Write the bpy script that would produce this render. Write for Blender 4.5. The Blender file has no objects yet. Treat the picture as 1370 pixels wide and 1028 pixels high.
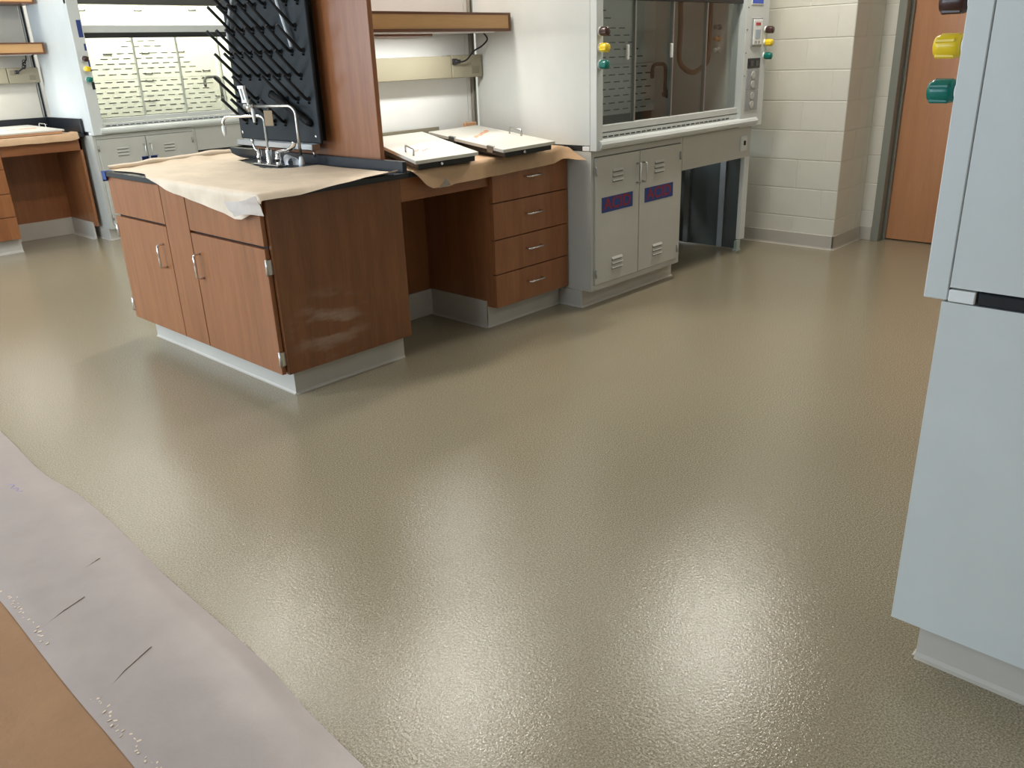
import bpy, bmesh, math, random
from mathutils import Matrix, Vector, noise
random.seed(7)
SC = bpy.context.scene
COL = SC.collection

# ------------------------------------------------------------------ camera
cam_d = bpy.data.cameras.new('camera')
cam = bpy.data.objects.new('camera', cam_d); COL.objects.link(cam)
cam_d.sensor_width = 36.0; cam_d.sensor_fit = 'HORIZONTAL'
cam_d.lens = 1109.147 * 36.0 / 1370.0
cam_d.clip_start = 0.02
_yaw, _pit, _rol = math.radians(44.1286), math.radians(21.5697), math.radians(2.17049)
_fw = Vector((math.cos(_yaw)*math.cos(_pit), math.sin(_yaw)*math.cos(_pit), -math.sin(_pit)))
_r = Vector((math.sin(_yaw), -math.cos(_yaw), 0)); _d = _fw.cross(_r)
_r2 = _r*math.cos(_rol) + _d*math.sin(_rol); _d2 = -_r*math.sin(_rol) + _d*math.cos(_rol)
_m = Matrix((( _r2.x, -_d2.x, -_fw.x), (_r2.y, -_d2.y, -_fw.y), (_r2.z, -_d2.z, -_fw.z))).to_4x4()
_m.translation = Vector((-1.832, -3.144, 1.395))
cam.matrix_world = _m
SC.camera = cam

# ------------------------------------------------------------------ world, light, exposure
w = bpy.data.worlds.new('world'); SC.world = w; w.use_nodes = True
bg = w.node_tree.nodes['Background']
bg.inputs[0].default_value = (0.62, 0.76, 1.0, 1); bg.inputs[1].default_value = 1.0
SC.view_settings.view_transform = 'Standard'; SC.view_settings.look = 'None'
SC.view_settings.gamma = 1.0; SC.view_settings.use_curve_mapping = False
SC.view_settings.exposure = 0.15

def area(name, loc, size, size_y, power, color, target):
    d = bpy.data.lights.new(name, 'AREA'); d.shape = 'RECTANGLE'
    d.size = size; d.size_y = size_y; d.energy = power; d.color = color
    o = bpy.data.objects.new(name, d); COL.objects.link(o)
    o.location = loc
    o.rotation_euler = (Vector(target)-Vector(loc)).to_track_quat('-Z', 'Y').to_euler()
    return o
WINDOWS = [(-1.6, 0.8), (1.4, 3.8), (4.4, 6.8)]
for i, (ya, yb) in enumerate(WINDOWS):
    area('daylight', (-5.04, (ya+yb)/2, 1.75), yb-ya-0.1, 1.5, (50, 118, 124)[i], (0.70, 0.85, 1.0), (0, (ya+yb)/2, 1.75))
CEIL = 2.9
LAMPS = [(2.9, -0.60), (1.2, 0.45), (0.8, 1.85), (0.9, 4.7), (1.9, 7.2), (-2.6, 1.2), (-2.6, 5.0), (2.9, -3.6), (0.2, -4.2)]  # outer rows listed last are added for ambient light, out of view
LAMP_POWER = 30
UNDERSHELF = (4.6, (1.0, 0.99, 0.95))
HOODLIGHT = (64.0, (1.0, 0.97, 0.82))

# ------------------------------------------------------------------ materials
MATS = {}
def mat(name, color=(.8,.8,.8), rough=.5, metal=0.0, spec=.5, coat=0.0):
    m = bpy.data.materials.new(name); m.use_nodes = True
    b = m.node_tree.nodes['Principled BSDF']
    b.inputs['Base Color'].default_value = (*color, 1); b.inputs['Roughness'].default_value = rough
    b.inputs['Metallic'].default_value = metal; b.inputs['Specular IOR Level'].default_value = spec
    b.inputs['Coat Weight'].default_value = coat
    MATS[name] = m
    return m
class N:
    """tiny node helper"""
    def __init__(s, m): s.t = m.node_tree; s.b = s.t.nodes['Principled BSDF']
    def n(s, typ, **kw):
        x = s.t.nodes.new(typ)
        for k, v in kw.items(): setattr(x, k, v)
        return x
    def l(s, a, b): s.t.links.new(a, b)
    def coord(s, scale=(1,1,1), rot=(0,0,0)):
        c = s.n('ShaderNodeTexCoord'); mp = s.n('ShaderNodeMapping')
        mp.inputs['Scale'].default_value = scale; mp.inputs['Rotation'].default_value = rot
        s.l(c.outputs['Object'], mp.inputs[0]); return mp.outputs[0]
    def noise(s, v, scale, detail=3, rough=.5):
        x = s.n('ShaderNodeTexNoise'); x.inputs['Scale'].default_value = scale
        x.inputs['Detail'].default_value = detail; x.inputs['Roughness'].default_value = rough
        if v is not None: s.l(v, x.inputs['Vector'])
        return x.outputs['Fac']
    def ramp(s, f, stops):
        r = s.n('ShaderNodeValToRGB'); e = r.color_ramp.elements
        while len(e) < len(stops): e.new(.5)
        for el, (p, c) in zip(e, stops): el.position = p; el.color = (*c, 1)
        s.l(f, r.inputs[0]); return r.outputs[0]
    def mix(s, f, a, b, blend='MIX'):
        x = s.n('ShaderNodeMix', data_type='RGBA', blend_type=blend)
        for sock, v in ((x.inputs[0], f), (x.inputs[6], a), (x.inputs[7], b)):
            if isinstance(v, (int, float)): sock.default_value = v
            elif isinstance(v, tuple): sock.default_value = (*v, 1)
            else: s.l(v, sock)
        return x.outputs[2]
    def math(s, op, a, b=0.0, clamp=False):
        x = s.n('ShaderNodeMath', operation=op, use_clamp=clamp)
        for sock, v in ((x.inputs[0], a), (x.inputs[1], b)):
            if isinstance(v, (int, float)): sock.default_value = v
            else: s.l(v, sock)
        return x.outputs[0]
    def bump(s, h, strength=.2, dist=.01):
        x = s.n('ShaderNodeBump'); x.inputs['Strength'].default_value = strength
        x.inputs['Distance'].default_value = dist
        s.l(h, x.inputs['Height']); s.l(x.outputs[0], s.b.inputs['Normal'])
    def color(s, c): s.l(c, s.b.inputs['Base Color'])
    def rough(s, f, lo, hi):
        x = s.n('ShaderNodeMapRange'); x.inputs[3].default_value = lo; x.inputs[4].default_value = hi
        s.l(f, x.inputs[0]); s.l(x.outputs[0], s.b.inputs['Roughness'])

def wood(name, dark, light, axis='z', rough=.32, scuff=None):
    m = mat(name, light, rough, coat=.10); k = N(m)
    m.node_tree.nodes['Principled BSDF'].inputs['Coat Roughness'].default_value = .25
    sc = {'z': (22, 22, 1.6), 'x': (1.6, 22, 22), 'y': (22, 1.6, 22)}[axis]
    v = k.coord(sc)
    a = k.noise(v, 1.0, 4, .6); b = k.noise(k.coord(tuple(q*7 for q in sc)), 1.0, 2, .5)
    broad = k.noise(k.coord(tuple(q*.18 for q in sc)), 1.0, 2)
    f = k.math('ADD', k.math('MULTIPLY', a, .55), k.math('ADD', k.math('MULTIPLY', b, .25), k.math('MULTIPLY', broad, .2)))
    c = k.ramp(f, [(.26, dark), (.70, light)])
    if scuff:
        # pale rub marks left on the panel: streaks around a centre
        (cx, cz, rx, rz) = scuff
        co = k.n('ShaderNodeTexCoord'); sp = k.n('ShaderNodeSeparateXYZ'); k.l(co.outputs['Object'], sp.inputs[0])
        dx = k.math('DIVIDE', k.math('SUBTRACT', sp.outputs[0], cx), rx)
        dz = k.math('DIVIDE', k.math('SUBTRACT', sp.outputs[2], cz), rz)
        r = k.math('SQRT', k.math('ADD', k.math('MULTIPLY', dx, dx), k.math('MULTIPLY', dz, dz)))
        fall = k.math('SUBTRACT', 1.0, r, True)
        st = k.noise(k.coord((5, 5, 15), (0, math.radians(12), 0)), 1.0, 4, .55)
        mk = k.math('MULTIPLY', fall, k.math('MULTIPLY', k.math('SUBTRACT', st, .47, True), 7.0, True), True)
        c = k.mix(k.math('MULTIPLY', mk, .40), c, (.62, .52, .42))
    k.color(c); k.bump(b, .06, .002)
    return m
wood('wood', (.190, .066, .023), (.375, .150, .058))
wood('wood_end_shade', (.120, .042, .014), (.260, .100, .038), scuff=(-.11, .29, .24, .20))  # same wood, darkened for the less lit end panel; the scuff is real
wood('wood_rail', (.175, .060, .021), (.350, .138, .052), 'x')
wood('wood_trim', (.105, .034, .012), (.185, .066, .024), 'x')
wood('wood_tan', (.52, .285, .110), (.66, .390, .170), 'x', .45)
wood('wood_orange', (.42, .185, .080), (.54, .255, .118), 'z', .35)
mat('wood_gap', (.02, .008, .004), .7)
def painted(name, c, rough=.42, amt=.04):
    m = mat(name, c, rough); k = N(m)
    f = k.noise(k.coord((1,1,1)), 3.0, 4, .6)
    k.color(k.ramp(f, [(.3, tuple(q*(1-amt) for q in c)), (.7, tuple(min(1, q*(1+amt)) for q in c))]))
    k.bump(k.noise(k.coord((1,1,1)), 420, 2), .04, .001)
    return m
painted('metal_white', (.66, .69, .67), .38)
painted('metal_grey', (.52, .52, .475), .42)
painted('panel_white', (.62, .605, .54), .45)
painted('spine_white', (.78, .79, .77), .5)
painted('spine_beige', (.60, .575, .50), .5)
painted('outlet_tan', (.20, .18, .125), .5); painted('beige', (.275, .25, .175), .5)
painted('liner_unlit', (.86, .86, .83), .5)  # lining of the unlit hoods, raised in colour for the light missing inside
painted('liner_lit', (.78, .77, .70), .5)  # same lining, toned for the lit hood
painted('cove', (.54, .505, .445), .5, .05)
painted('frame_green', (.235, .240, .205), .4)
painted('blue_grey', (.14, .17, .18), .45)
painted('ceiling', (.80, .80, .78), .8)
painted('plaster', (.60, .59, .55), .8)
m = painted('block', (.74, .715, .63), .55, .05); N(m).bump(N(m).noise(N(m).coord(), 160, 4, .6), .12, .003)
mat('black', (.012, .013, .015), .35); mat('black_epoxy', (.013, .016, .021), .30)
mat('rubber', (.007, .007, .008), .6, spec=.3); mat('louver_dark', (.16, .155, .13), .8); mat('dark_slot', (.02, .019, .017), .8)
painted('track', (.27, .26, .22), .4); mat('chrome', (.80, .80, .80), .12, 1.0); mat('steel', (.62, .61, .58), .28, 1.0); mat('brushed', (.45, .45, .44), .38, 1.0)
mat('white_plastic', (.85, .86, .84), .3); mat('grey_plastic', (.36, .37, .38), .45)
mat('header', (.085, .085, .08), .5)
mat('knob_brown', (.055, .022, .018), .28); mat('knob_yellow', (.90, .64, .025), .28); mat('knob_green', (.0, .16, .125), .25)
mat('tape_blue', (.022, .050, .215), .6); mat('letter_red', (.24, .020, .035), .6)
mat('bluescreen', (.03, .09, .60), .25); mat('led_red', (.5, .03, .03), .3); mat('lcd', (.42, .50, .58), .3)
mat('tag', (.30, .22, .13), .7); mat('foam_orange', (.70, .40, .22), .7); mat('cup', (.70, .71, .74), .5)
mat('hose', (.15, .105, .08), .4); mat('ink_orange', (.66, .30, .16), .7); mat('print_blue', (.42, .50, .66), .6)
mat('purple_ink', (.30, .27, .55), .6); mat('mint', (.52, .62, .56), .5)
m = mat('pegboard', (.014, .019, .022), .55, spec=.3)
def paper(name, c, rough=.55, spec=.5, amt=.12):
    m = mat(name, c, rough, spec=spec); k = N(m)
    f = k.noise(k.coord(), 5.0, 5, .6); g = k.noise(k.coord((60, 60, 60)), 3, 3)
    cc = k.ramp(f, [(.3, tuple(q*(1-amt) for q in c)), (.7, tuple(q*(1+amt) for q in c))])
    k.color(k.mix(k.math('MULTIPLY', g, .12), cc, tuple(q*.6 for q in c)))
    k.bump(k.noise(k.coord(), 16, 5, .6), .22 if 'kraft' in name else .07, .012)
    return m
paper('paper_grey', (.62, .55, .49), .5); paper('kraft_sheen', (.78, .645, .490), .5); paper('kraft', (.54, .345, .195), .55)  # sink sheet's kraft is paler: its specular sheen is put into the colour
paper('kraft_floor', (.315, .165, .075), .42, .5); paper('grey_sheen_paper', (.375, .315, .295), .36, .8, .09)  # the strip's pale grey-lilac puts its sheen into the base colour
def clear(name, tint=(1,1,1), gl=.08):
    m = bpy.data.materials.new(name); m.use_nodes = True; t = m.node_tree; t.nodes.clear()
    o = t.nodes.new('ShaderNodeOutputMaterial'); mx = t.nodes.new('ShaderNodeMixShader')
    tr = t.nodes.new('ShaderNodeBsdfTransparent'); g = t.nodes.new('ShaderNodeBsdfGlossy'); fr = t.nodes.new('ShaderNodeMath')
    tr.inputs[0].default_value = (*tint, 1); g.inputs['Roughness'].default_value = .03; fr.operation = 'MULTIPLY_ADD'; lw = t.nodes.new('ShaderNodeLayerWeight'); pw = t.nodes.new('ShaderNodeMath'); pw.operation = 'POWER'; pw.inputs[1].default_value = 4.0; t.links.new(lw.outputs['Facing'], pw.inputs[0]); t.links.new(pw.outputs[0], fr.inputs[0]); fr.inputs[1].default_value = .6; fr.inputs[2].default_value = .045
    t.links.new(fr.outputs[0], mx.inputs[0]); t.links.new(tr.outputs[0], mx.inputs[1]); t.links.new(g.outputs[0], mx.inputs[2])
    t.links.new(mx.outputs[0], o.inputs[0]); MATS[name] = m
clear('glass', (.93, .95, .94)); mat('vinyl', (.50, .53, .55), .12)
def emit(name, c, s):
    m = mat(name, c, .5); b = m.node_tree.nodes['Principled BSDF']
    b.inputs['Emission Color'].default_value = (*c, 1); b.inputs['Emission Strength'].default_value = s
emit('diffuser', (1.0, .98, .93), 1.5)
def floor_mat():
    m = mat('floor', (.3, .27, .2), .25, spec=.5); k = N(m)
    v = k.coord()
    s1 = k.noise(v, 210, 4, .75); s2 = k.noise(v, 95, 3, .6); big = k.noise(v, 1.3, 3, .5)
    c = k.ramp(s1, [(.32, (.110, .086, .050)), (.5, (.310, .265, .178)), (.68, (.580, .525, .405))])
    c = k.mix(k.math('MULTIPLY', s2, .45), c, (.272, .230, .150))
    c = k.mix(k.math('MULTIPLY', k.math('SUBTRACT', big, .45, True), .8, True), c, (.292, .242, .160))
    k.color(c); k.rough(big, .06, .10)
    h = k.math('ADD', k.math('MULTIPLY', k.noise(v, 120, 2, .5), .65), k.math('MULTIPLY', k.noise(v, 330, 2, .5), .35))
    k.bump(h, .37, .003)
floor_mat()

# ------------------------------------------------------------------ mesh builder
class G:
    def __init__(s): s.bm = bmesh.new(); s.slot = 0
    def _f(s, vs, smooth=False):
        f = s.bm.faces.new(vs); f.material_index = s.slot; f.smooth = smooth; return f
    def box(s, x0, x1, y0, y1, z0, z1, b=0.0):
        if x1 < x0: x0, x1 = x1, x0
        if y1 < y0: y0, y1 = y1, y0
        if z1 < z0: z0, z1 = z1, z0
        v = [s.bm.verts.new((x, y, z)) for x in (x0, x1) for y in (y0, y1) for z in (z0, z1)]
        fs = [s._f([v[i] for i in q]) for q in ((0,1,3,2), (4,6,7,5), (0,4,5,1), (2,3,7,6), (0,2,6,4), (1,5,7,3))]
        if b > 0:
            es = list({e for f in fs for e in f.edges})
            bmesh.ops.bevel(s.bm, geom=es, offset=b, segments=1, affect='EDGES')
        return s
    def obox(s, o, e1, e2, n, b=0.0):
        """oblique box: corner o, edge vectors e1 e2 n"""
        o, e1, e2, n = map(Vector, (o, e1, e2, n))
        v = [s.bm.verts.new(o+e1*a+e2*c+n*d) for a in (0,1) for c in (0,1) for d in (0,1)]
        fs = [s._f([v[i] for i in q]) for q in ((0,1,3,2), (4,6,7,5), (0,4,5,1), (2,3,7,6), (0,2,6,4), (1,5,7,3))]
        if b > 0: bmesh.ops.bevel(s.bm, geom=list({e for f in fs for e in f.edges}), offset=b, segments=1, affect='EDGES')
        return s
    def tube(s, pts, r, n=8, caps=True, closed=False):
        pts = [Vector(p) for p in pts]; rings = []
        rs = r if isinstance(r, (list, tuple)) else [r]*len(pts)
        up = None
        for i, p in enumerate(pts):
            a = pts[max(i-1, 0)]; c = pts[min(i+1, len(pts)-1)]
            t = (c-a).normalized() if (c-a).length > 1e-9 else Vector((0,0,1))
            if up is None:
                up = Vector((0,0,1)) if abs(t.z) < .9 else Vector((1,0,0))
            x = (up - t*up.dot(t))
            x = x.normalized() if x.length > 1e-6 else t.orthogonal().normalized()
            y = t.cross(x); up = x
            rings.append([s.bm.verts.new(p + (x*math.cos(2*math.pi*j/n)+y*math.sin(2*math.pi*j/n))*rs[i]) for j in range(n)])
        for a, b in zip(rings, rings[1:]):
            for j in range(n): s._f((a[j], a[(j+1)%n], b[(j+1)%n], b[j]), True)
        if caps:
            s._f(rings[0][::-1]); s._f(rings[-1])
        return s
    def cyl(s, p0, p1, r0, r1=None, n=12): return s.tube([p0, p1], [r0, r0 if r1 is None else r1], n)
    def lathe(s, base, prof, n=14, axis=(0,0,1)):
        base = Vector(base); ax = Vector(axis).normalized(); x = ax.orthogonal().normalized(); y = ax.cross(x)
        rings = [[s.bm.verts.new(base+ax*h+(x*math.cos(2*math.pi*j/n)+y*math.sin(2*math.pi*j/n))*max(r, 1e-4)) for j in range(n)] for r, h in prof]
        for a, b in zip(rings, rings[1:]):
            for j in range(n): s._f((a[j], a[(j+1)%n], b[(j+1)%n], b[j]), True)
        s._f(rings[0][::-1]); s._f(rings[-1]); return s
    def extrude(s, poly, d):
        """closed polygon (list of Vector) extruded by vector d"""
        d = Vector(d); a = [s.bm.verts.new(Vector(p)) for p in poly]; b = [s.bm.verts.new(Vector(p)+d) for p in poly]
        s._f(a[::-1]); s._f(b)
        for i in range(len(a)):
            j = (i+1) % len(a); s._f((a[i], a[j], b[j], b[i]))
        return s
    def sheet(s, fn, nu, nv, th=.0012, skip=None):
        """thin sheet fn(u,v) with both faces and rims"""
        P = [[Vector(fn(i/nu, j/nv)) for j in range(nv+1)] for i in range(nu+1)]
        top = [[None]*(nv+1) for _ in range(nu+1)]; bot = [[None]*(nv+1) for _ in range(nu+1)]
        for i in range(nu+1):
            for j in range(nv+1):
                du = P[min(i+1,nu)][j]-P[max(i-1,0)][j]; dv = P[i][min(j+1,nv)]-P[i][max(j-1,0)]
                nn = du.cross(dv); nn = nn.normalized() if nn.length > 1e-12 else Vector((0,0,1))
                top[i][j] = s.bm.verts.new(P[i][j]); bot[i][j] = s.bm.verts.new(P[i][j]-nn*th)
        cells = {(i, j) for i in range(nu) for j in range(nv) if not (skip and skip((P[i][j]+P[i+1][j+1])/2))}
        for (i, j) in cells:
            s._f((top[i][j], top[i+1][j], top[i+1][j+1], top[i][j+1]), True)
            s._f((bot[i][j], bot[i][j+1], bot[i+1][j+1], bot[i+1][j]), True)
            for (ni, nj), (a, b) in {(-1,0): ((i,j+1),(i,j)), (1,0): ((i+1,j),(i+1,j+1)), (0,-1): ((i,j),(i+1,j)), (0,1): ((i+1,j+1),(i,j+1))}.items():
                if (i+ni, j+nj) not in cells:
                    rim = s._f((top[a[0]][a[1]], bot[a[0]][a[1]], bot[b[0]][b[1]], top[b[0]][b[1]]))
                    for e in rim.edges: e.smooth = False
        loose = [v for v in s.bm.verts if not v.link_faces]
        bmesh.ops.delete(s.bm, geom=loose, context='VERTS')
        return s
    def text(s, body, size, org, right, up, nrm, slot=1, depth=.0012, bold=.0):
        cu = bpy.data.curves.new('t', 'FONT'); cu.body = body; cu.size = size; cu.align_x = 'CENTER'; cu.align_y = 'CENTER'; cu.offset = bold
        o = bpy.data.objects.new('t', cu); COL.objects.link(o)
        dg = bpy.context.evaluated_depsgraph_get(); me = bpy.data.meshes.new_from_object(o.evaluated_get(dg))
        org, right, up, nrm = map(Vector, (org, right, up, nrm))
        vs = [s.bm.verts.new(org+right*v.co.x+up*v.co.y+nrm*depth) for v in me.vertices]
        for p in me.polygons:
            try: f = s.bm.faces.new([vs[i] for i in p.vertices]); f.material_index = slot
            except ValueError: pass
        bpy.data.objects.remove(o); bpy.data.curves.remove(cu); bpy.data.meshes.remove(me)
        return s
ROOT = {}
def obj(name, g, m, parent=None, label=None, local=False, loc=None):
    """links builder g as ONE mesh object. World coordinates unless local."""
    me = bpy.data.meshes.new(name)
    bmesh.ops.recalc_face_normals(g.bm, faces=g.bm.faces[:])
    if not local:
        M = ROOT.get(parent) if parent else (Matrix.Translation(loc) if loc else None)
        if M is not None: bmesh.ops.transform(g.bm, matrix=M.inverted(), verts=g.bm.verts[:])
    g.bm.to_mesh(me); g.bm.free()
    for x in (m if isinstance(m, (list, tuple)) else [m]): me.materials.append(MATS[x])
    o = bpy.data.objects.new(name, me); COL.objects.link(o)
    if parent:
        o.parent = parent; ROOT[o] = ROOT.get(parent, Matrix())
    elif loc: o.location = loc; ROOT[o] = Matrix.Translation(loc)
    else: ROOT[o] = Matrix()
    if label: o['label'] = label
    return o
def inst(name, me, parent, loc, rot=(0,0,0)):
    o = bpy.data.objects.new(name, me); COL.objects.link(o); o.parent = parent; o.location = loc; o.rotation_euler = rot
    return o
def tag(o, label, cat, group=None):
    o['label'] = label; o['category'] = cat
    if group: o['group'] = group
    return o
def thing(name, label, cat, loc=(0,0,0), rotz=0.0, group=None):
    o = bpy.data.objects.new(name, None); COL.objects.link(o); o.empty_display_size = .1
    o.location = loc; o.rotation_euler = (0, 0, rotz)
    ROOT[o] = Matrix.Translation(loc) @ Matrix.Rotation(rotz, 4, 'Z')
    return tag(o, label, cat, group)
def struct(name, g, m, parent=None):
    o = obj(name, g, m, parent)
    o['kind'] = 'structure'; return o
def arc(c, r, a0, a1, n, ex, ey):
    c, ex, ey = Vector(c), Vector(ex), Vector(ey)
    return [c + ex*(r*math.cos(a0+(a1-a0)*i/n)) + ey*(r*math.sin(a0+(a1-a0)*i/n)) for i in range(n+1)]
def smooth(pts, n=6):
    pts = [Vector(p) for p in pts]; out = []
    for i in range(len(pts)-1):
        p0 = pts[max(i-1,0)]; p1 = pts[i]; p2 = pts[i+1]; p3 = pts[min(i+2, len(pts)-1)]
        for k in range(n):
            t = k/n
            out.append(.5*((2*p1)+(p2-p0)*t+(2*p0-5*p1+4*p2-p3)*t*t+(3*p1-p0-3*p2+p3)*t**3))
    out.append(pts[-1]); return out

# ------------------------------------------------------------------ the room
X0, X1, Y0, Y1 = -5.0, 4.56, -6.0, 8.2
struct('floor', G().box(X0-.2, 5.2, Y0-.2, Y1+.2, -.1, 0), 'floor')
struct('ceiling', G().box(X0-.2, 5.2, Y0-.2, Y1+.2, CEIL, CEIL+.1), 'ceiling')
struct('wall_left', G().box(X0, 5.2, Y1, Y1+.15, 0, CEIL), 'plaster')
struct('wall_right', G().box(X0, 5.2, Y0-.15, Y0, 0, CEIL), 'plaster')
g = G().box(X0-.2, X0, Y0, Y1, 0, .95).box(X0-.2, X0, Y0, Y1, 2.55, CEIL)
ys = [Y0] + [y for ab in WINDOWS for y in ab] + [Y1]
for a, b in zip(ys[::2], ys[1::2]): g.box(X0-.2, X0, a, b, .95, 2.55)
struct('wall_front', g, 'plaster')
for i, (a, b) in enumerate(WINDOWS):
    g = G().box(X0-.12, X0-.06, a, b, .95, 1.0).box(X0-.12, X0-.06, a, b, 2.5, 2.55).box(X0-.12, X0-.06, a, a+.05, 1.0, 2.5).box(X0-.12, X0-.06, b-.05, b, 1.0, 2.5).box(X0-.11, X0-.07, (a+b)/2-.02, (a+b)/2+.02, 1.0, 2.5)
    struct('window_%d' % (i+1), g, 'metal_white')
# block wall: a chase that ends in a corner, painted units proud of their joints
g = G().box(4.083, 4.70, -.697, Y1, 0, CEIL).box(4.563, 5.0, -.80, -.69, 0, CEIL).box(4.563, 4.9, Y0, -1.90, 0, CEIL).box(4.563, 4.9, -1.90, -.80, 2.15, CEIL).box(4.74, 4.9, -1.90, -.80, 0, 2.15)  # last box: unseen backing added behind the door against light leaks
wb = struct('wall_back', g, 'block')
bcache = {}
def block(w, h, o, axis):
    key = (round(w, 4), round(h, 4), axis)
    if key not in bcache:
        gg = G()
        if axis == 'y': gg.box(-.003, .008, 0, w, 0, h, .0022)
        else: gg.box(0, w, -.003, .008, 0, h, .0022)
        me = bpy.data.meshes.new('block'); bmesh.ops.recalc_face_normals(gg.bm, faces=gg.bm.faces[:]); gg.bm.to_mesh(me); gg.bm.free(); me.materials.append(MATS['block']); bcache[key] = me
    inst('block', bcache[key], wb, o)
J = .006
for n in range(14):
    z = .0155 + n*.2032; h = .2032-J
    if z+h > CEIL: h = CEIL-z
    ends = [-.697, -.378, .028, .434, .84] if n % 2 == 0 else [-.697, -.580, -.175, .231, .637, 1.043]
    for a, b in zip(ends, ends[1:]):
        block(b-a-(J if b != ends[-1] else 0), h, (4.083, a, z), 'y')
    ends = [4.083, 4.283, 4.563] if n % 2 else [4.083, 4.47, 4.563]
    for a, b in zip(ends, ends[1:]): block(b-a-J*.6, h, (a+(J*.4 if a > 4.1 else 0), -.697, z), 'x')
    block(.098, h, (4.563, -.797, z), 'y')
g = G()
for (a, b) in (((4.083-.012, -.697-.012), (4.083, 1.2)), ((4.083-.012, -.697-.012), (4.563, -.697)), ((4.551, -.795), (4.563, -.709))):
    g.box(a[0], b[0], a[1], b[1], 0, .100, .003)
# coved foot of the base
g.extrude([(4.071, 1.2, .012), (4.071, 1.2, 0), (4.061, 1.2, 0), (4.067, 1.2, .003)], (0, -1.92, 0))
g.extrude([(4.06, -.709, .012), (4.06, -.709, 0), (4.06, -.719, 0), (4.06, -.713, .003)], (.495, 0, 0))
struct('baseboard_back', g, 'cove')
# door and its hollow-metal frame
g = G()
g.box(4.535, 4.60, -.855, -.800, 0, 2.13, .003).box(4.60, 4.72, -.850, -.800, 0, 2.13).box(4.62, 4.70, -.872, -.85, 0, 2.10)
g.box(4.535, 4.60, -1.90, -1.845, 0, 2.13, .003).box(4.60, 4.72, -1.90, -1.85, 0, 2.13).box(4.535, 4.72, -1.9, -.8, 2.08, 2.15)
d = struct('door_1', g, 'frame_green')
struct('door_leaf', G().box(4.650, 4.695, -1.838, -.868, .008, 2.075, .002), 'wood_orange', d)
hg = G().box(4.632, 4.655, -.872, -.862, 1.06, 1.16).cyl((4.635, -.867, 1.05), (4.635, -.867, 1.17), .008)
struct('hinge', hg, 'brushed', d)
g = G().cyl((4.65, -1.77, .98), (4.60, -1.77, .98), .012).tube([(4.60, -1.77, .98), (4.595, -1.74, .98), (4.597, -1.66, .98)], .009)
struct('door_handle', g, 'brushed', d)
# ceiling troffers, including unseen ones added for ambient light
for i, (x, y) in enumerate(LAMPS):
    t = thing('ceiling_light', 'white recessed ceiling light out of view above the lab benches; part of the set added for ambient light', 'light', (x, y, CEIL), 0, 'recessed ceiling lights')
    g = G().box(x-.62, x+.62, y-.17, y-.15, CEIL-.012, CEIL-.001).box(x-.62, x+.62, y+.15, y+.17, CEIL-.012, CEIL-.001).box(x-.62, x-.60, y-.17, y+.17, CEIL-.012, CEIL-.001).box(x+.60, x+.62, y-.17, y+.17, CEIL-.012, CEIL-.001)
    obj('frame', g, 'metal_white', t)
    obj('diffuser', G().box(x-.60, x+.60, y-.15, y+.15, CEIL-.006, CEIL-.001), 'diffuser', t)
    a = area('lamp', (x, y, CEIL-.014), 1.0, .22, LAMP_POWER*(.55 if i == 3 else .40 if y < -3 else 1.0), (1.0, .95, .86), (x, y, 0))

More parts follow.
